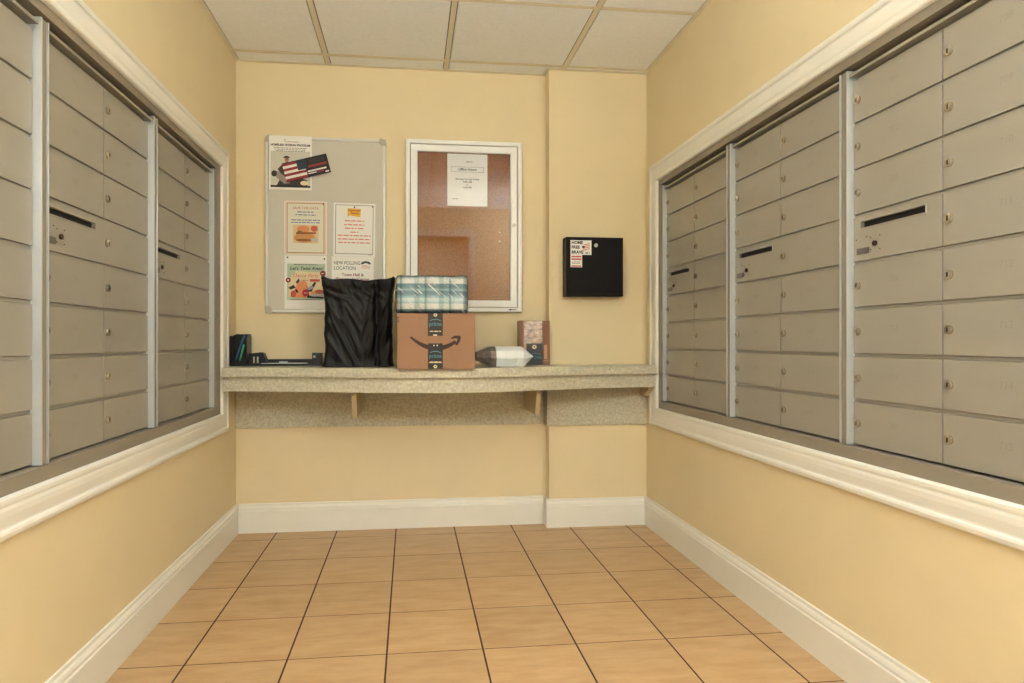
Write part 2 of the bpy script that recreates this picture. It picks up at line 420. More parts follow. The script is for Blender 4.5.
# ================================================================== COUNTER
def bow(x, off=0.0):
    t = abs(x - 0.15) / (1.03 if x < 0.15 else 1.09); t = min(t, 1)
    return 2.99 + (0.104 if x < 0.15 else 0.130) * (1 - math.cos(math.pi * t)) - off
ct = thing('counter', 'speckled beige laminate counter with bowed front under the notice boards', 'counter', (0, 0, 0))
xs = [-0.873 + (1.253 + 0.873) * k / 48 for k in range(49)]
def slab(name, off, z0, z1, xs, m, bevel=0):
    pts = [(x, bow(x, off)) for x in xs]
    pts += [(XR - 0.024, 3.365), (XR - 0.024, 3.372), (XR - 0.001, 3.372), (XR - 0.001, YC - 0.001), (XC - 0.001, YC - 0.001), (XC - 0.001, YB - 0.001), (XL + 0.001, YB - 0.001), (XL + 0.001, 3.345), (XL + 0.023, 3.345)]
    return MB().prism(pts, 'z', z0, z1).build(name, m, ct)
slab('countertop', 0.038, ZT - 0.042, ZT, xs, M_LAM)
mb = MB()
pts = [(x, bow(x, 0.012)) for x in xs] + [(x, bow(x, 0.012) + 0.02) for x in xs[::-1]]
mb.prism(pts, 'z', 0.755, ZT - 0.0425).build('apron', M_LAM, ct)
MB().box(XL + 0.001, XC - 0.015, YB - 0.014, YB - 0.001, 0.543, 0.765).build('wall_panel', M_LAM, ct)
MB().box(XC - 0.014, XR - 0.001, YC - 0.014, YC - 0.001, 0.543, 0.765).build('wall_panel', M_LAM, ct)
MB().box(XC - 0.014, XC - 0.001, YC - 0.001, YB - 0.015, 0.543, 0.765).build('wall_panel', M_LAM, ct)
for x, yb in ((-0.26, YB - 0.0145), (0.625, YB - 0.0145), (1.243, YC - 0.0145)):
    zb = 0.628 if x < 1 else 0.70
    yf = bow(x) + 0.035
    if x > 1: yf = yb - 0.12
    mb = MB(); mb.prism([(yf, ZT - 0.043), (yf, 0.735), (yf + 0.05, zb), (yb, zb), (yb, ZT - 0.043)], 'x', x - 0.011, x + 0.011)
    mb.build('bracket', M_LAMEDGE, ct)

# ================================================================== BOARDS
# ---- tack board with rounded metal frame
bx0, bx1, bz0, bz1 = -0.744, -0.126, 1.139, 2.057
tb = thing('tack_board', 'grey fabric notice board with silver frame and rounded corners', 'notice board', ((bx0 + bx1) / 2, YB, bz0))
w = (bx1 - bx0) / 2; h = bz1 - bz0
MB().box(-w + 0.01, w - 0.01, -0.014, -0.001, 0.01, h - 0.01).build('panel', mat('grey_beige_fabric', (208, 203, 191), 0.9, var=0.05, scale=150, bump=0.2, bscale=500), tb)
FP = [(0, -0.001), (0, 0.016), (0.004, 0.021), (0.014, 0.021), (0.018, 0.016), (0.018, -0.001)]
MB().ringframe(-w, w, 0, h, FP, lambda u, o, z: (u, -o, z)).build('frame', mat('satin_silver_frame', (216, 214, 206), 0.4, metal=0.2), tb)
for sx in (-1, 1):
    for cz, sz in ((0, 1), (h, -1)):
        pts = []
        for a in range(0, 91, 15):
            pts.append((sx * (w + 0.002 - 0.03 + 0.03 * math.cos(math.radians(a))), cz - sz * 0.002 + sz * (0.03 - 0.03 * math.sin(math.radians(a)))))
        pts += [(sx * (w - 0.034), cz - sz * 0.002), (sx * (w - 0.034), cz + sz * 0.02), (sx * (w - 0.02), cz + sz * 0.034), (sx * (w + 0.002), cz + sz * 0.034)]
        MB().prism(pts, 'y', -0.024, -0.001).build('corner_cap', mat('grey_plastic_cap', (176, 168, 148), 0.45), tb)

def sheet(name, label, cat, cx, z0, w, h, y, rot=0.0, m=M_PAPER, group=None):
    t = thing(name, label, cat, (cx, y, z0), (0, math.radians(rot), 0), group)
    MB().box(-w / 2, w / 2, -0.0008, 0.0, 0, h).build('paper', m, t)
    return t
class Print:
    def __init__(s, t): s.t = t; s.d = {}
    def __call__(s, name, m, lvl=1):
        k = (name, m.name, lvl)
        if k not in s.d: s.d[k] = (MB(), m)
        return s.d[k][0], -0.0008 - 0.0004 * lvl
    def rect(s, name, m, x0, z0, x1, z1, lvl=1): mb, y = s(name, m, lvl); mb.rect(x0, z0, x1, z1, y)
    def poly(s, name, m, pts, lvl=1): mb, y = s(name, m, lvl); mb.flat(pts, y)
    def ell(s, name, m, cx, cz, rx, rz, lvl=1, n=20, a0=0, a1=360):
        mb, y = s(name, m, lvl); k = n if a1 - a0 == 360 else n + 1
        mb.flat([(cx + rx * math.cos(math.radians(a0 + (a1 - a0) * i / n)), cz + rz * math.sin(math.radians(a0 + (a1 - a0) * i / n))) for i in range(k)], y)
    def text(s, name, m, body, x, z, size, lvl=1, **k): mb, y = s(name, m, lvl); add_text(mb, body, x, z, y, size, **k)
    def words(s, name, m, xc, z, w, h, lvl=1, seed=0): mb, y = s(name, m, lvl); words(mb, xc, z, w, h, y, seed)
    def border(s, name, m, x0, z0, x1, z1, t, lvl=1):
        for q in ((x0, z0, x1, z0 + t), (x0, z1 - t, x1, z1), (x0, z0 + t, x0 + t, z1 - t), (x1 - t, z0 + t, x1, z1 - t)): s.rect(name, m, *q, lvl=lvl)
    def done(s):
        for (name, mn, lvl), (mb, m) in s.d.items(): mb.build(name, m, s.t, recalc=False)
def pin(t, x, z):
    MB().cyl((x, -0.005, z), 'y', 0.0045, 0.009, 12, 0.0035).build('push_pin', M_PLASTIC, t)
YP = YB - 0.0145
PW, PH = 0.216, 0.279
# poster with a seated figure in a helmet
t = sheet('poster', 'flyer with a helmeted figure photo at the top left of the tack board', 'poster', -0.615, 1.776, PW, PH, YB - 0.0245)
p = Print(t)
p.rect('photo_background', ink('pale_sky', (206, 204, 190)), -0.10, 0.012, 0.10, 0.20)
p.words('heading_rule', I_BROWN, 0.01, 0.248, 0.075, 0.003, seed=3); p.rect('heading_rule', I_BROWN, -0.03, 0.255, -0.026, 0.262)
p.text('heading', M_BLACK, 'HOMELESS VETERAN PROGRAM', 0, 0.231, 0.0150, bold=0.0006, sx=0.93)
for k in range(3): p.words('small_print', I_GREY, 0, 0.216 - k * 0.008, 0.17 - 0.012 * k, 0.0032, lvl=2, seed=k)
p.ell('figure', M_BLACK, -0.020, 0.166, 0.014, 0.009, 2, a0=0, a1=180); p.rect('figure', M_BLACK, -0.036, 0.164, -0.003, 0.168, 2)
p.ell('figure_face', I_SKIN, -0.019, 0.155, 0.010, 0.014, 2)
p.rect('figure', M_BLACK, -0.026, 0.157, -0.008, 0.161, 3)
p.poly('figure_shirt', ink('dark_shirt', (62, 46, 44)), [(-0.065, 0.105), (-0.035, 0.138), (-0.012, 0.145), (0.012, 0.134), (0.03, 0.10), (0.02, 0.055), (-0.03, 0.06)], 2)
p.poly('figure_arm', ink('arm_grey', (150, 140, 128)), [(-0.088, 0.10), (-0.06, 0.095), (-0.02, 0.06), (0.0, 0.035), (-0.03, 0.03), (-0.07, 0.062)], 3)
p.poly('figure_trousers', ink('dark_trousers', (58, 50, 48)), [(-0.07, 0.02), (-0.05, 0.06), (-0.005, 0.075), (0.06, 0.06), (0.085, 0.05), (0.085, 0.012), (-0.07, 0.012)], 2)
p.rect('ground', M_BLACK, -0.10, 0.012, 0.10, 0.022, 3)
p.ell('figure', ink('pouch_dark', (46, 40, 38)), -0.082, 0.082, 0.014, 0.016, 4); p.ell('pouch', I_CREAM, 0.07, 0.036, 0.02, 0.012, 4)
p.done()
# flag sticker pair
t = thing('flag_sticker', 'tilted striped flag sticker pinned over the helmeted figure flyer', 'sticker', (-0.632, YB - 0.032, 1.812), (0, math.radians(-15), 0))
MB().box(0, 0.232, -0.0008, 0, 0, 0.100).build('backing', M_BLACK, t)
p = Print(t)
for k in range(7): p.rect('red_stripes' if k % 2 == 0 else 'white_stripes', I_MAR if k % 2 == 0 else I_WHITE, 0.0, 0.002 + k * 0.0135, 0.112, 0.002 + (k + 1) * 0.0135)
p.rect('canton', I_NAVY, 0.072, 0.046, 0.122, 0.098, 2)
p.rect('red_stripes', I_MAR, 0.126, 0.048, 0.222, 0.060); p.rect('white_stripes', I_WHITE, 0.118, 0.026, 0.215, 0.034); p.rect('white_stripes', I_WHITE, 0.118, 0.016, 0.16, 0.021)
p.rect('red_stripes', I_MAR, 0.165, 0.014, 0.20, 0.022); p.rect('white_stripes', I_WHITE, 0.205, 0.007, 0.224, 0.014)
p.rect('canton', ink('charcoal_field', (52, 44, 44)), 0.13, 0.066, 0.215, 0.094)
p.done()
# save the date
t = sheet('flyer', 'flyer with red heading and a sandwich photo inside a tan border', 'flyer', -0.540, 1.442, PW, PH, YP)
p = Print(t)
p.rect('border', ink('peach', (230, 210, 184)), -0.105, 0.003, 0.105, 0.276); p.rect('inner_sheet', ink('off_white', (226, 222, 206)), -0.092, 0.012, 0.092, 0.266, 3)
p.border('border_line', I_BROWN, -0.095, 0.009, 0.095, 0.269, 0.004, 2)
p.text('heading', I_RED, 'SAVE THE DATE', 0, 0.242, 0.0185, lvl=4)
for k, (z, ww) in enumerate(((0.222, 0.085), (0.207, 0.105), (0.180, 0.145), (0.167, 0.145))): p.words('blue_lines', I_BLUE, 0, z, ww, 0.0045, 4, k)
p.rect('photo', ink('photo_cream', (222, 196, 150)), -0.064, 0.06, 0.066, 0.155, 4)
p.ell('bread', I_TAN, -0.005, 0.088, 0.055, 0.026, 5); p.ell('bread', I_ORNG, -0.012, 0.132, 0.032, 0.020, 5); p.ell('filling', ink('tomato', (198, 96, 66)), 0.044, 0.136, 0.018, 0.016, 5)
p.poly('filling', I_BROWN, [(-0.05, 0.106), (0.05, 0.108), (0.055, 0.118), (-0.046, 0.118)], 6); p.ell('leaf', ink('leaf_green', (104, 112, 62)), -0.03, 0.118, 0.012, 0.006, 7); p.ell('plate', I_LGREY, 0.045, 0.078, 0.018, 0.010, 6); p.ell('filling', I_BROWN, -0.01, 0.076, 0.04, 0.006, 6)
p.done(); pin(t, 0.090, 0.266)
# notice with yellow banner
t = sheet('notice', 'notice with yellow banner and red text lines on the tack board', 'notice', -0.292, 1.437, PW, PH, YP, rot=0.6)
p = Print(t)
p.border('border_line', ink('dark_grey', (84, 80, 78)), -0.098, 0.012, 0.098, 0.270, 0.0025)
p.poly('banner', I_YEL, [(-0.036, 0.208), (-0.022, 0.214), (0.03, 0.206), (0.034, 0.25), (-0.036, 0.252)], 1)
p.text('banner_text', I_MAR, 'Important', -0.002, 0.241, 0.0150, lvl=2, bold=0.0004); p.text('banner_text', I_MAR, 'Notice', 0.002, 0.226, 0.0150, lvl=2, bold=0.0004)
for k, (z, ww) in enumerate(((0.186, 0.10), (0.166, 0.105), (0.147, 0.10), (0.127, 0.04), (0.109, 0.17), (0.090, 0.17), (0.072, 0.165))): p.words('red_lines', I_PINK, 0, z, ww, 0.0055, 2, 20 + k)
p.words('small_print', I_GREY, 0.085, 0.008, 0.02, 0.002, 2, 3)
p.done(); pin(t, 0.094, 0.262); pin(t, 0.0, 0.258)
# dance flyer
t = sheet('flyer', 'green and cream dance party flyer, lowest on the left of the tack board', 'flyer', -0.540, 1.159, PW, PH, YP)
p = Print(t)
p.rect('print_field', I_GREEN, -0.094, 0.046, 0.100, 0.236); p.poly('print_cream', I_CREAM, [(-0.085, 0.06), (0.095, 0.055), (0.095, 0.19), (-0.05, 0.198), (-0.085, 0.15)], 2)
p.words('small_print', I_NAVY, 0.0, 0.231, 0.12, 0.003, 3, 2)
p.text('title', M_BLACK, "Let's Twist Again!", 0.004, 0.211, 0.0235, lvl=3, shear=0.3, bold=0.0004)
p.text('subtitle', I_PINK, 'Dance Party', 0.0, 0.174, 0.026, lvl=4, shear=0.25, bold=0.0003)
p.ell('round_badge', I_MAR, 0.088, 0.186, 0.015, 0.015, 4); p.words('badge_text', I_WHITE, 0.088, 0.186, 0.016, 0.004, 5, 3)
p.ell('round_badge', I_MAR, -0.088, 0.150, 0.013, 0.013, 4); p.ell('badge_text', I_WHITE, -0.088, 0.150, 0.004, 0.005, 5)
p.poly('orange_field', I_ORNG, [(-0.08, 0.062), (0.0, 0.058), (0.02, 0.10), (-0.005, 0.15), (-0.04, 0.14), (-0.055, 0.10)], 3)
p.rect('red_band', ink('brick_red', (196, 84, 72)), 0.022, 0.143, 0.072, 0.156, 3); p.words('grey_lines', I_GREY, -0.01, 0.150, 0.05, 0.003, 4, 4); p.words('grey_lines', I_PINK, -0.01, 0.138, 0.03, 0.004, 4, 5)
for (pts) in ([(-0.088, 0.11), (-0.06, 0.126), (-0.05, 0.11), (-0.075, 0.10)], [(-0.055, 0.10), (-0.045, 0.105), (-0.036, 0.086), (-0.046, 0.084)], [(-0.05, 0.14), (-0.035, 0.16), (-0.03, 0.145), (-0.044, 0.13)], [(0.0, 0.10), (0.028, 0.118), (0.045, 0.142), (0.055, 0.138), (0.03, 0.09), (0.008, 0.092)], [(0.006, 0.058), (0.09, 0.054), (0.095, 0.064), (0.02, 0.07), (0.012, 0.09)]): p.poly('dancer_dark', ink('near_black', (40, 34, 36)), pts, 4)
p.poly('dancer_grey', ink('dancer_grey', (160, 158, 168)), [(0.004, 0.105), (0.03, 0.122), (0.045, 0.112), (0.02, 0.098)], 5)
p.ell('round_badge', ink('red_badge', (180, 40, 52)), 0.0, 0.084, 0.017, 0.019, 5); p.words('badge_text', I_WHITE, 0.0, 0.084, 0.018, 0.003, 6, 9)
p.ell('car_yellow', I_YEL, 0.05, 0.082, 0.024, 0.014, 4); p.ell('red_band', ink('brick_red', (196, 84, 72)), 0.07, 0.09, 0.022, 0.012, 5); p.rect('car_chrome', I_LGREY, 0.03, 0.066, 0.088, 0.080, 6); p.ell('dancer_red', ink('brick_red', (196, 84, 72)), -0.062, 0.078, 0.014, 0.018, 4)
p.words('footer', I_NAVY, 0.0, 0.050, 0.16, 0.003, 3, 8)
p.done(); pin(t, -0.092, 0.268); pin(t, 0.096, 0.262)
# polling notice
t = sheet('notice', 'polling location notice half hidden behind the black bag', 'notice', -0.300, 1.157, PW, PH, YP, rot=0.3)
p = Print(t)
p.text('heading', M_BLACK, 'NEW POLLING', -0.098, 0.244, 0.0265, align='LEFT', sx=0.78); p.text('heading', M_BLACK, 'LOCATION', -0.098, 0.217, 0.0265, align='LEFT', sx=0.84)
p.text('address', I_MAR, 'Town Hall &', 0, 0.183, 0.022, bold=0.0004); p.text('address', I_MAR, 'Community Center', 0, 0.160, 0.022, bold=0.0004)
p.ell('vote_arc', I_NAVY, 0.068, 0.240, 0.026, 0.016, 1, a0=0, a1=180); p.ell('vote_star', I_WHITE, 0.068, 0.240, 0.012, 0.006, 2, a0=0, a1=180)
p.text('vote_text', I_RED, 'VOTE', 0.068, 0.222, 0.017, shear=0.2); p.words('vote_text', I_RED, 0.06, 0.232, 0.03, 0.0025, 1, 3)
p.done()

# ---- glazed cork case
gx0, gx1, gz0, gz1 = -0.022, 0.598, 1.149, 2.059
nc = thing('notice_case', 'white framed glazed cork notice case on the back wall', 'notice board', ((gx0 + gx1) / 2, YB, gz0))
w = (gx1 - gx0) / 2; h = gz1 - gz0
M_WF = mat('white_powder_coat', (244, 244, 241), 0.35)
M_CORK = mat('cork', (164, 102, 46), 0.85, rgb2=(120, 68, 26), scale=150, bump=0.3, bscale=300)
MB().ringframe(-w, w, 0, h, [(0, -0.001), (0, 0.036), (0.003, 0.039), (0.020, 0.039), (0.022, 0.037), (0.022, -0.001)], lambda u, o, z: (u, -o, z)).build('outer_frame', M_WF, nc)
MB().box(-w + 0.022, w - 0.022, -0.012, -0.001, 0.022, h - 0.022).build('cork_panel', M_CORK, nc)
dr = MB().ringframe(-w + 0.0255, w - 0.0255, 0.0255, h - 0.0255, [(0, 0.022), (0, 0.034), (0.002, 0.036), (0.033, 0.036), (0.036, 0.033), (0.036, 0.022)], lambda u, o, z: (u, -o, z)).build('door_frame', M_WF, nc)
gm = bpy.data.materials.new('clear_glazing'); gm.use_nodes = True
nt = gm.node_tree; nt.nodes.remove(nt.nodes['Principled BSDF'])
mx = nt.nodes.new('ShaderNodeMixShader'); tr = nt.nodes.new('ShaderNodeBsdfTransparent'); gl = nt.nodes.new('ShaderNodeBsdfGlossy'); fr = nt.nodes.new('ShaderNodeFresnel')
gl.inputs['Roughness'].default_value = 0.02; fr.inputs['IOR'].default_value = 1.48
nt.links.new(fr.outputs[0], mx.inputs[0]); nt.links.new(tr.outputs[0], mx.inputs[1]); nt.links.new(gl.outputs[0], mx.inputs[2]); nt.links.new(mx.outputs[0], nt.nodes['Material Output'].inputs[0])
MB().box(-w + 0.058, w - 0.058, -0.0285, -0.0265, 0.058, h - 0.058).build('pane', gm, dr)
MB().cyl((w - 0.043, -0.039, 0.465), 'y', 0.010, 0.006, 20).cyl((w - 0.043, -0.0425, 0.465), 'y', 0.004, 0.002, 12).build('lock', mat('dull_nickel', (150, 146, 138), 0.3, metal=0.8), dr)
MB().prism([(w - 0.075, 0.012), (w - 0.06, 0.017), (w - 0.06, 0.014), (w - 0.03, 0.0135), (w - 0.03, 0.0105), (w - 0.06, 0.010), (w - 0.06, 0.007)], 'y', -0.0398, -0.039).build('arrow_mark', M_BLACK, nc)
t = sheet('notice', 'white office hours sheet pinned inside the glazed cork case', 'notice', 0.306, 1.716, PW, PH, YB - 0.0125)
p = Print(t)
p.words('letterhead', I_GREY, 0.01, 0.237, 0.035, 0.004, 1, 2)
p.border('heading_box', I_GREY, -0.088, 0.182, 0.088, 0.210, 0.0015)
p.text('heading', M_BLACK, 'Office Hours', 0, 0.196, 0.0185, bold=0.0004)
p.text('hours', I_GREY, 'Monday through Friday', 0, 0.144, 0.0135, bold=0.0003); p.text('hours', I_GREY, '9:00 AM', 0, 0.129, 0.0135, bold=0.0003); p.text('hours', I_GREY, 'to', 0, 0.114, 0.0125); p.text('hours', I_GREY, '5:00 PM', 0, 0.099, 0.0135, bold=0.0003)
p.words('small_print', I_GREY, -0.065, 0.038, 0.03, 0.003, 1, 5)
p.done()
for k, (x, z) in enumerate(((0.480, 1.578), (0.480, 1.530))):
    tag(MB().cyl((x, YB - 0.015, z), 'y', 0.0045, 0.006, 12, 0.0035).build('push_pin', I_CREAM), ('upper', 'lower')[k] + ' of two pale pins in the bare cork', 'push pin', 'pins in the cork')

# ---- key cabinet
kx0, kx1, kz0, kz1, ky = 0.811, 1.119, 1.228, 1.538, 3.335
kc = thing('key_cabinet', 'black metal key cabinet on the wall right of the glazed case', 'cabinet', ((kx0 + kx1) / 2, YC, kz0))
w = (kx1 - kx0) / 2; h = kz1 - kz0; d = YC - ky
M_KB = mat('black_enamel', (13, 11, 11), 0.5, spec=0.15)
MB().box(-w, w, -d + 0.004, -0.0005, 0, h, 0.002).build('body', M_KB, kc)
kd = MB().box(-w + 0.012, w - 0.010, -d - 0.004, -d + 0.0035, 0.012, h - 0.012, 0.0015).build('door', M_KB, kc)
MB().cyl((0.003, -d - 0.007, h - 0.044), 'y', 0.010, 0.006, 20).cyl((0.003, -d - 0.0105, h - 0.044), 'y', 0.003, 0.0012, 10).build('lock', mat('nickel_lock', (216, 212, 200), 0.25, metal=0.6), kd)
MB().box(-w - 0.002, -w + 0.0005, -d + 0.006, -d + 0.011, 0.012, h - 0.012).build('hinge', mat('brown_metal_edge', (74, 46, 34), 0.4, metal=0.3), kc)
ksy = ky - 0.0042
t = thing('sticker', 'white sticker reading home free brave on the black key cabinet', 'sticker', (0.8885, ksy, 1.4435))
MB().box(-0.056, 0.056, -0.0008, 0, 0, 0.076).build('paper', M_PAPER, t)
p = Print(t)
p.text('lettering', M_BLACK, 'HOME', -0.051, 0.063, 0.0215, align='LEFT', bold=0.0008); p.text('lettering', M_BLACK, 'FREE', -0.051, 0.039, 0.0215, align='LEFT', bold=0.0008); p.text('lettering', M_BLACK, 'BRAVE', -0.051, 0.013, 0.0215, align='LEFT', bold=0.0008)
p.words('lettering', M_BLACK, 0.035, 0.010, 0.022, 0.005, 1, 3)
for k in range(4): p.poly('flag_stripes', I_PINK, [(0.008 + k * 0.002, 0.022 + k * 0.009), (0.046, 0.030 + k * 0.009), (0.046, 0.0345 + k * 0.009), (0.008 + k * 0.002, 0.0265 + k * 0.009)])
p.rect('flag_canton', I_NAVY, 0.006, 0.036, 0.020, 0.047, 2)
p.done()
t = thing('sticker', 'small sticker with red bands under the larger one on key cabinet', 'sticker', (0.8635, ksy, 1.3785))
MB().box(-0.031, 0.031, -0.0008, 0, 0, 0.0645).build('paper', M_PAPER, t)
p = Print(t)
for z0, z1 in ((0.052, 0.059), (0.038, 0.046), (0.003, 0.009)): p.rect('red_bands', I_RED, -0.026, z0, 0.027, z1)
for k in range(2): p.words('grey_lines', I_GREY, 0, 0.020 + 0.007 * k, 0.046, 0.003, 1, k)
p.done()

# ================================================================== THINGS ON THE COUNTER
# ---- carton with arrow print and black tape
cx0, cx1, cy0, cdep, ch = -0.057, 0.291, 2.925, 0.24, 0.249
bw = cx1 - cx0
ca = thing('cardboard_box', 'brown cardboard carton with curved arrow print and black tape', 'box', (cx0, cy0, ZT), (0, 0, math.radians(-0.6)))
mb = MB().box(0, bw, 0, cdep, 0, ch, 0.003)
mb.build('carton', M_CARD, ca)
MB().box(0.002, bw - 0.002, cdep / 2 - 0.001, cdep / 2 + 0.001, ch - 0.001, ch + 0.0006).build('flap_seam', M_CARDD, ca)
M_TAPE = mat('black_tape', (26, 22, 26), 0.35)
tx0, tx1 = 0.392 * bw, 0.583 * bw
for z0, z1, nm in ((0.595 * ch, ch + 0.0008, 'tape'), (-0.0 + 0.001, 0.46 * ch, 'tape')):
    tp = MB().box(tx0, tx1, -0.0010, 0.0004, z0, z1).build('tape', M_TAPE, ca)
    mbl, mbw = MB(), MB()
    zc = z0 + (0.52 if z0 > 0.1 else 0.50) * (z1 - z0); xm = (tx0 + tx1) / 2
    add_text(mbl, 'prime', xm, zc, -0.0014, 0.026, bold=0.0004, sx=0.92)
    arc = [(xm + 0.026 * math.cos(math.radians(a)), zc + 0.012 + 0.011 * math.sin(math.radians(a))) for a in range(10, 171, 16)]
    arc2 = [(xm + 0.022 * math.cos(math.radians(a)), zc + 0.011 + 0.008 * math.sin(math.radians(a))) for a in range(170, 9, -16)]
    mbl.flat(arc + arc2, -0.0014)
    mbl.build('teal_lettering', I_TEAL, tp, recalc=False)
    mbr = MB()
    words(mbw, xm, z0 + (0.20 if z0 > 0.1 else 0.27) * (z1 - z0), 0.05, 0.004, -0.0014, 5)
    rz = z1 - 0.008 if z0 > 0.1 else z0 + 0.010
    ro = [(0.0085 * math.cos(math.radians(a)), 0.0075 * math.sin(math.radians(a))) for a in range(0, 360, 24)]
    for i in range(len(ro)):
        a, b = ro[i], ro[(i + 1) % len(ro)]
        mbr.flat([(xm + a[0], rz + a[1]), (xm + b[0], rz + b[1]), (xm + b[0] * .4, rz + b[1] * .4), (xm + a[0] * .4, rz + a[1] * .4)], -0.0014)
    if z0 < 0.1:
        for q in (-0.009, 0.006): MB().rect(xm + q, z1 - 0.012, xm + q + 0.005, z1 - 0.006, -0.0014).build('pale_dot', I_CREAM, tp, recalc=False)
        MB().rect(tx0 + 0.004, z0 + 0.026, tx1 - 0.004, z0 + 0.0285, -0.0014).build('pale_line', I_CREAM, tp, recalc=False)
    else: MB().rect(xm - 0.010, z0 + 0.001, xm + 0.008, z0 + 0.006, -0.0014).build('pale_dot', I_CREAM, tp, recalc=False)
    bmesh.ops.remove_doubles(mbr.bm, verts=mbr.bm.verts, dist=1e-6)
    mbr.build('ring_mark', I_CREAM, tp, recalc=False)
    mbw.build('pale_print', I_CREAM, tp, recalc=False)
MB().box(tx0, tx1, 0, cdep, ch, ch + 0.0009).build('tape', M_TAPE, ca)
# curved arrow: a smile stroke that swells in the middle, and a hooked head
M_SM = mat('dark_brown_print', (50, 26, 20), 0.7)
def qb(a, b, c, t): return ((1 - t) ** 2 * a[0] + 2 * t * (1 - t) * b[0] + t * t * c[0], (1 - t) ** 2 * a[1] + 2 * t * (1 - t) * b[1] + t * t * c[1])
mb = MB(); N = 24
S = lambda u, v: (u * bw, v * ch)
up = [qb(S(0.18, 0.585), S(0.47, 0.285), S(0.735, 0.515), k / N) for k in range(N + 1)]
dn = [qb(S(0.160, 0.565), S(0.47, 0.135), S(0.765, 0.480), k / N) for k in range(N + 1)]
for k in range(N): mb.flat([dn[k], dn[k + 1], up[k + 1], up[k]], -0.0006)
hd = [S(0.690, 0.560), S(0.735, 0.600), S(0.800, 0.600), S(0.818, 0.575), S(0.805, 0.500), S(0.770, 0.425)]
hi = [S(0.695, 0.535), S(0.738, 0.552), S(0.765, 0.550), S(0.772, 0.540), S(0.765, 0.500), S(0.738, 0.440)]
for k in range(5): mb.flat([hi[k], hi[k + 1], hd[k + 1], hd[k]], -0.0006)
mb.build('curved_arrow_print', M_SM, ca, recalc=False)
MB().rect(0.001, 0.90 * ch, 0.008, 0.935 * ch, -0.0006).rect(0.001, 0.84 * ch, 0.008, 0.875 * ch, -0.0006).build('registration_marks', M_SM, ca, recalc=False)

# ---- plaid blanket in clear plastic, on the carton
def pillow(w, d, h, seed, ex=6, nx=44, nz=18, amp=0.004, grow=0.0, freq=14):
    rings = []
    for k in range(nz + 1):
        v = k / nz; a = (v - 0.5) * 2
        f = (1 - abs(a) ** 7) ** (1 / 7) if abs(a) < 1 else 0.0
        f = max(f, 0.55)
        ring = []
        for i in range(nx * 2):
            th = 2 * math.pi * i / (nx * 2)
            c, s_ = math.cos(th), math.sin(th)
            px = math.copysign(abs(c) ** (2 / ex), c) * (w / 2) * (0.90 + 0.10 * f)
            py = math.copysign(abs(s_) ** (2 / ex), s_) * (d / 2) * f
            P = Vector((px, py, v * h))
            n_ = noise.noise(P * freq + Vector((seed, 0, 0))) * amp + noise.noise(P * freq * 2.7 + Vector((0, seed, 0))) * amp * 0.5
            e = 1 + grow / (w / 2)
            q = Vector((px * e, py + (math.copysign(grow + n_, py) if abs(py) > 0.01 else 0), v * h + (grow * (1 if v > 0.5 else 0)) + (n_ * 0.6 if v > 0.2 else 0)))
            ring.append(q)
        rings.append(ring)
    return rings
pw, pd, ph = 0.322, 0.15, 0.168
pk = thing('wrapped_blanket', 'teal plaid blanket in shiny clear plastic on top of the carton', 'parcel', (0.100, 3.012, ZT + ch + 0.0015), (0, 0, math.radians(-1)))
pm = bpy.data.materials.new('teal_plaid'); pm.use_nodes = True; nt = pm.node_tree; b = nt.nodes['Principled BSDF']
b.inputs['Roughness'].default_value = 0.9
tc = nt.nodes.new('ShaderNodeTexCoord'); sx = nt.nodes.new('ShaderNodeSeparateXYZ'); nt.links.new(tc.outputs['Object'], sx.inputs[0])
def ramp(src, mul, stops):
    m1 = nt.nodes.new('ShaderNodeMath'); m1.operation = 'MULTIPLY'; m1.inputs[1].default_value = mul; nt.links.new(src, m1.inputs[0])
    m2 = nt.nodes.new('ShaderNodeMath'); m2.operation = 'FRACT'; nt.links.new(m1.outputs[0], m2.inputs[0])
    r = nt.nodes.new('ShaderNodeValToRGB'); r.color_ramp.interpolation = 'LINEAR'
    while len(r.color_ramp.elements) > 1: r.color_ramp.elements.remove(r.color_ramp.elements[-1])
    r.color_ramp.elements[0].position = stops[0][0]; r.color_ramp.elements[0].color = lin(stops[0][1])
    for q, c in stops[1:]:
        e = r.color_ramp.elements.new(q); e.color = lin(c)
    nt.links.new(m2.outputs[0], r.inputs[0]); return r.outputs[0]
LT, MT, DT, GY = (208, 220, 218), (158, 186, 190), (106, 138, 148), (218, 216, 206)
ra = ramp(sx.outputs['Z'], 1 / 0.115, [(0.0, DT), (0.14, DT), (0.17, GY), (0.36, GY), (0.39, MT), (0.55, LT), (0.62, MT), (0.74, DT), (0.86, DT), (0.9, MT), (1.0, DT)])
rb = ramp(sx.outputs['X'], 1 / 0.11, [(0.0, (255, 255, 255)), (0.25, (255, 255, 255)), (0.30, (205, 218, 220)), (0.45, (205, 218, 220)), (0.5, (240, 246, 244)), (0.68, (240, 246, 244)), (0.7, (165, 184, 190)), (0.76, (165, 184, 190)), (0.8, (225, 232, 232)), (1.0, (255, 255, 255))])
mm = nt.nodes.new('ShaderNodeMix'); mm.data_type = 'RGBA'; mm.blend_type = 'MULTIPLY'; mm.inputs[0].default_value = 1
nt.links.new(ra, mm.inputs[6]); nt.links.new(rb, mm.inputs[7]); nt.links.new(mm.outputs[2], b.inputs['Base Color'])
MB().loft(pillow(pw, pd, ph, 3.1)).build('folded_blanket', pm, pk, smooth=True)
fm = bpy.data.materials.new('clear_film_painted_glints'); fm.use_nodes = True; nt = fm.node_tree; nt.nodes.remove(nt.nodes['Principled BSDF'])
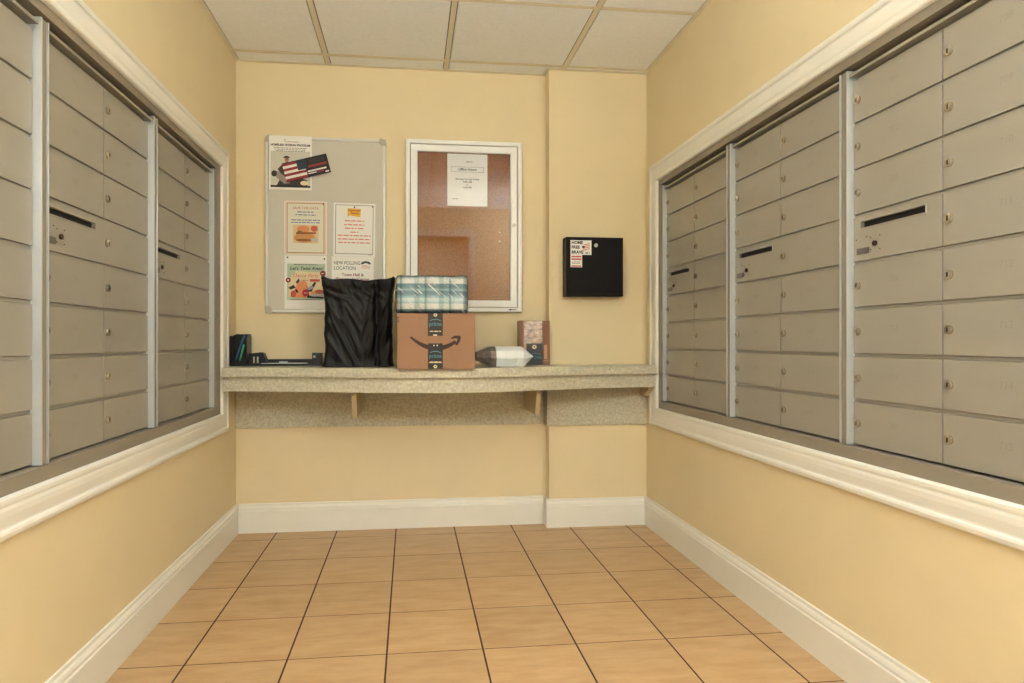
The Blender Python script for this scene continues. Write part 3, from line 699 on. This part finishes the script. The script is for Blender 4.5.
mx = nt.nodes.new('ShaderNodeMixShader'); tr = nt.nodes.new('ShaderNodeBsdfTransparent'); gl = nt.nodes.new('ShaderNodeBsdfGlossy'); fr = nt.nodes.new('ShaderNodeFresnel')
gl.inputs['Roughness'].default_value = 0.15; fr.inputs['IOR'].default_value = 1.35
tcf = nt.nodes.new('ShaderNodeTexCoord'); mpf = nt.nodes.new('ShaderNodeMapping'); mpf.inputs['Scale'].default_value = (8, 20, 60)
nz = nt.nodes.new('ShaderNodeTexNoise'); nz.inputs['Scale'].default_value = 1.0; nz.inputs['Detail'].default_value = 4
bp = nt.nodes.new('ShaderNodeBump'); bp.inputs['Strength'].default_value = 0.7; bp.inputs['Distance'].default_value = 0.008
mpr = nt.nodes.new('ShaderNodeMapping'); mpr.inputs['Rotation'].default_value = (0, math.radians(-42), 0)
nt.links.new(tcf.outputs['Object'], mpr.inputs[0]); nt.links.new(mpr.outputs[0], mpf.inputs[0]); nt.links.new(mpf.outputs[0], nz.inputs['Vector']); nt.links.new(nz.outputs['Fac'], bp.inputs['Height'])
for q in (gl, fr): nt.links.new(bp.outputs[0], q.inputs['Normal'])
# glints on the film's creases, painted as white diffuse streaks
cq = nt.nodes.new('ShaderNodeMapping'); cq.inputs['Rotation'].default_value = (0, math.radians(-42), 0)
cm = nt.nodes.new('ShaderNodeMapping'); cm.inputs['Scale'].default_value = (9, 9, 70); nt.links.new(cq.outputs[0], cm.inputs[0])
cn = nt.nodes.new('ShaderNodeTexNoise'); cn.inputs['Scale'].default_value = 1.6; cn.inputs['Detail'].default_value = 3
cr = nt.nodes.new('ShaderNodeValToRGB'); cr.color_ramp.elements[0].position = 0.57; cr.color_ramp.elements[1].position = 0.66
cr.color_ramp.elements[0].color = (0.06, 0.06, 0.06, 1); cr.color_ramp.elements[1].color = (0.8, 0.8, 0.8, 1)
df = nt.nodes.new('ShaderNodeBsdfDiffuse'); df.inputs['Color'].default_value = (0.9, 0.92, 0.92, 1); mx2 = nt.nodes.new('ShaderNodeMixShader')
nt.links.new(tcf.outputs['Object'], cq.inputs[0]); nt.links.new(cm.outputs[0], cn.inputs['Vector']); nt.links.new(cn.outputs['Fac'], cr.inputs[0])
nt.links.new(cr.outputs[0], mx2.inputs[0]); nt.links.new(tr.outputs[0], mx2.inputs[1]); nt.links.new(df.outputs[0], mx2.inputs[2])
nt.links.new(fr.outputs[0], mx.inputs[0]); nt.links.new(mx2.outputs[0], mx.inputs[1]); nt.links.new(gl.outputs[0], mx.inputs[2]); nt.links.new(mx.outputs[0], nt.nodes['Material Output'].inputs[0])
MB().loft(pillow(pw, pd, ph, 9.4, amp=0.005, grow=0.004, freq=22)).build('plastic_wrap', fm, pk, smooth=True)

# ---- black bag pulled over a boxy load
bgw, bgd, bgh = 0.318, 0.20, 0.425
bag = thing('plastic_bag', 'black plastic bag pulled over a boxy load on the counter', 'bag', (-0.252, 3.30, ZT), (0, 0, math.radians(2)))
rings = []
NZ, NA = 96, 220
def rounded_rect(w, d, r, n):
    # n points evenly spaced along a rounded rectangle, with outward normals
    segs = []
    hw, hd = w / 2 - r, d / 2 - r
    arc = math.pi * r / 2
    per = 4 * hw + 4 * hd + 4 * arc
    out = []
    for i in range(n):
        q = per * i / n
        for k, (cx_, cy_, L, a0) in enumerate(((hw, hd, 2 * hd, 0), (-hw, hd, 2 * hw, 90), (-hw, -hd, 2 * hd, 180), (hw, -hd, 2 * hw, 270))):
            # straight run up to this corner, then its arc
            if q < L:
                a = math.radians(a0); nx_, ny_ = math.cos(a), math.sin(a); tx_, ty_ = -ny_, nx_
                out.append((cx_ + nx_ * r + tx_ * (q - L), cy_ + ny_ * r + ty_ * (q - L), nx_, ny_)); break
            q -= L
            if q < arc:
                a = math.radians(a0) + q / r
                out.append((cx_ + r * math.cos(a), cy_ + r * math.sin(a), math.cos(a), math.sin(a))); break
            q -= arc
        else: out.append((hw + r, -hd, 1, 0))
    return out
PER = rounded_rect(bgw, bgd, 0.022, NA)
def crease(P):
    # long folds that run down the film and lean towards the corners, finer ones between them
    lean = P.z * (8 if P.x < 0.02 else -5)
    a = noise.noise(Vector((P.x * 20 + lean, P.y * 16, P.z * 4.5)))
    b_ = noise.noise(Vector((P.x * 42 + lean * 2.2 + 7, P.y * 34, P.z * 8 + 3)))
    c_ = noise.noise(Vector((P.x * 6 + 5, P.y * 6, P.z * 9)))
    d_ = noise.noise(Vector((P.x * 16, P.y * 16, P.z * 40 + P.x * 20)))
    top = math.exp(-((P.z - 0.36) / 0.06) ** 2)
    return (1 - abs(a) * 2.2) * 0.006 + (1 - abs(b_) * 2.2) * 0.0035 + c_ * 0.003 + (1 - abs(d_) * 2.2) * 0.004 * top
for k in range(NZ + 1):
    v = k / NZ
    if v < 0.9:
        z = v / 0.9 * bgh; sc = 1.0
    else:
        q = (v - 0.9) / 0.1; z = bgh - 0.014 * q * q; sc = 1 - q * 0.97
    hgt = z / bgh
    wx = 1.0 + 0.07 * math.exp(-((hgt - 0.95) / 0.05) ** 2) + 0.05 * math.exp(-(hgt / 0.03) ** 2) - 0.02 * math.sin(math.pi * hgt)
    ring = []
    for i in range(NA):
        px, py, nx_, ny_ = PER[i]
        c, s_ = nx_, ny_
        px, py = px * wx * sc, py * wx * sc
        P = Vector((px, py, z)); n_ = crease(P)
        nrm = Vector((c, s_, 0)); fz = 0 if z < 0.002 else 1
        # one deep vertical valley right of centre on the front
        if py < 0: n_ -= 0.014 * math.exp(-((px - 0.088) / 0.014) ** 2) * sc
        ear = 0.016 * (abs(px) / (bgw / 2)) ** 8 * (1 if hgt > 0.93 else 0) * sc
        P = P + nrm * (n_ * fz * sc) + Vector((0, 0, (ear + noise.noise(Vector((px * 12, py * 12, 4))) * 0.010 * hgt ** 6) * fz))
        ring.append(P)
    rings.append(ring)
MB().loft(rings).build('bag_film', mat('black_bag_film', (17, 15, 15), 0.42, bump=0.35, bscale=70, stretch=(1.2, 1, 0.5), spec=0.22), bag, smooth=True)

# ---- black desk organiser with pens and slips
OX, OY, PZ = -0.888, 3.355, ZT + 0.0005
og = thing('desk_organizer', 'black plastic desk organizer with low tray at the left counter end', 'organizer', (OX, OY, PZ))
mb = MB()
mb.box(0, 0.082, 0, 0.10, 0, 0.004); mb.box(0, 0.003, 0, 0.10, 0.004, 0.150); mb.box(0.003, 0.079, 0.097, 0.10, 0.004, 0.160)
mb.prism([(0, 0.004), (0.10, 0.004), (0.10, 0.150), (0.085, 0.160), (0.03, 0.160), (0.0, 0.135)], 'x', 0.079, 0.082)
mb.box(0.003, 0.079, 0, 0.003, 0.004, 0.028); mb.box(0.003, 0.079, 0.060, 0.063, 0.004, 0.155)
mb.build('pen_cup', M_PLASTIC, og)
mb = MB(); mb.box(0.083, 0.440, 0.0, 0.10, 0, 0.004); mb.box(0.083, 0.440, 0.097, 0.10, 0.004, 0.032); mb.box(0.083, 0.440, 0, 0.003, 0.004, 0.012)
mb.build('tray', M_PLASTIC, og)
mb = MB(); mb.prism([(0.083, 0.004), (0.165, 0.004), (0.165, 0.030), (0.152, 0.062), (0.140, 0.068), (0.083, 0.062)], 'y', 0.045, 0.096)
mb.build('card_holder', M_PLASTIC, og)
MB().box(0.394, 0.440, 0.03, 0.096, 0.004, 0.066, 0.004).build('end_compartment', M_PLASTIC, og)
MB().rect(0.103, 0.014, 0.111, 0.046, 0.0446).rect(0.121, 0.014, 0.129, 0.046, 0.0446).build('pale_tabs', I_LGREY, og, recalc=False)
MB().rect(0.400, 0.040, 0.412, 0.052, 0.0296).build('pale_tabs', I_LGREY, og, recalc=False)
def pen(a, b, m, label):
    t = thing('pen', label, 'pen', a)
    a, b = Vector(a), Vector(b); d = b - a; L = d.length; d.normalize()
    MB().rod((0, 0, 0), d * 0.010, 0.0012, 10, 0.0042).build('tip', M_BLACK, t)
    MB().rod(d * 0.010, d * (L - 0.04), 0.0042).build('barrel', m, t)
    MB().rod(d * (L - 0.04), d * L, 0.005).build('cap', m, t)
pen((OX + 0.018, OY + 0.012, PZ + 0.008), (OX + 0.060, OY + 0.045, PZ + 0.152), mat('blue_pen', (40, 92, 140), 0.3), 'blue pen leaning in the black organizer cup')
pen((OX + 0.042, OY + 0.010, PZ + 0.010), (OX + 0.064, OY + 0.022, PZ + 0.108), mat('green_pen', (70, 170, 120), 0.3), 'green pen leaning in the black organizer cup')
for k, (x, y, r, lb) in enumerate(((0.20, 0.04, 8, 'white paper slips at the left of the organizer tray'), (0.31, 0.045, -5, 'white paper slips at the right of the organizer tray'))):
    tag(MB().box(-0.055, 0.055, -0.025, 0.03, 0, 0.009, 0.0008).build('paper_slips', M_PAPER, loc=(OX + x, OY + y, PZ + 0.0045)), lb, 'paper').rotation_euler = (0, 0, math.radians(r))
tag(MB().box(-0.02, 0.02, -0.006, 0.006, 0, 0.008, 0.001).build('binder_clip', M_ALU, loc=(OX + 0.255, OY + 0.022, PZ + 0.0145)), 'small silver clip lying on the tray papers', 'clip')

# ---- grey mailing bag lying on the counter
def mailer_rings(t0, t1, n):
    # faceted pouch: eight-sided section, pinched to a seam at both ends
    out = []
    for k in range(n + 1):
        t = t0 + (t1 - t0) * k / n
        fl_, fr_ = min(t / 0.24, 1.0), min((1 - t) / 0.18, 1.0)
        f = min(fl_, fr_)
        top = 0.097 - 0.026 * (1 - fl_) - 0.042 * (1 - fr_); bot = 0.0012 + 0.030 * (1 - fl_) + 0.044 * (1 - fr_)
        hd = 0.060 + 0.035 * f; q = 0.010 + 0.010 * f
        sec = [(-hd * 0.80, bot), (-hd, bot + (top - bot) * 0.42), (-hd * 0.86, bot + (top - bot) * 0.80), (-hd * 0.5, top), (0, top + 0.002 * f), (hd * 0.5, top), (hd * 0.9, bot + (top - bot) * 0.7), (hd, bot + (top - bot) * 0.4), (hd * 0.8, bot), (0, bot)]
        ring = []
        for (py, pz) in sec:
            nn = noise.noise(Vector((t * 9, py * 30, pz * 30))) * 0.004 * f
            ring.append((-0.138 + 0.276 * t, py + nn, max(pz + nn * 0.6, 0.0012)))
        out.append(ring)
    return out
ml = thing('mailing_bag', 'white grey padded mailing bag lying beside the carton', 'parcel', (0.462, 3.215, ZT), (0, 0, math.radians(2)))
M_POLY = mat('white_poly', (226, 229, 226), 0.34, bump=0.25, bscale=40)
MB().loft(mailer_rings(0.32, 1.0, 14)).build('bag', M_POLY, ml)
MB().loft(mailer_rings(0.0, 0.32, 7)).build('printed_end', mat('grey_print_film', (126, 116, 108), 0.4, rgb2=(92, 82, 78), scale=60, bump=0.25, bscale=40), ml)

# ---- small carton with film window, leaning by the chase
sw, sh, sd = 0.166, 0.232, 0.045
sb = thing('cardboard_box', 'small upright brown carton with black tape beside the mailing bag', 'box', (0.563, 3.352, ZT + 0.0006), (math.radians(-2.5), 0, 0))
MB().box(0, sw, 0, sd, 0.0, sh, 0.002).build('carton', mat('darker_cardboard', (132, 94, 70), 0.7, var=0.06, scale=40), sb)
MB().box(0.028, 0.126, -0.0022, 0.0002, 0.112, sh - 0.004).build('film_label', mat('brown_film_painted_glare', (206, 172, 144), 0.12, rgb2=(70, 44, 34), scale=26, stretch=(1, 1, 2), bump=1.0, bscale=45, coat=1.0), sb)  # pale patches are glare on the crumpled film, put into its colour
tp = MB().box(0.040, 0.126, -0.0034, -0.0023, 0.004, 0.112).build('tape', M_TAPE, sb)
mbl = MB(); add_text(mbl, 'prime', 0.088, 0.040, -0.0040, 0.028, bold=0.0004)
arc = [(0.088 + 0.03 * math.cos(math.radians(a)), 0.050 + 0.012 * math.sin(math.radians(a))) for a in range(10, 171, 16)] + [(0.088 + 0.026 * math.cos(math.radians(a)), 0.049 + 0.009 * math.sin(math.radians(a))) for a in range(170, 9, -16)]
mbl.flat(arc, -0.0040); mbl.build('teal_lettering', I_TEAL, tp, recalc=False)
mbw = MB()
ro = [(0.012 * math.cos(math.radians(a)), 0.011 * math.sin(math.radians(a))) for a in range(0, 360, 24)]
for i in range(len(ro)):
    a, b_ = ro[i], ro[(i + 1) % len(ro)]
    mbw.flat([(0.082 + a[0], 0.094 + a[1]), (0.082 + b_[0], 0.094 + b_[1]), (0.082 + b_[0] * .4, 0.094 + b_[1] * .4), (0.082 + a[0] * .4, 0.094 + a[1] * .4)], -0.0040)
bmesh.ops.remove_doubles(mbw.bm, verts=mbw.bm.verts, dist=1e-6)
mbw.build('ring_mark', I_CREAM, tp, recalc=False)
MB().rect(0.026, 0.085, 0.040, 0.145, -0.0012).rect(0.130, 0.020, 0.152, 0.024, -0.0012).rect(0.134, 0.030, 0.150, 0.105, -0.0010).build('pale_label_strip', ink('kraft_label', (196, 150, 112)), sb, recalc=False)
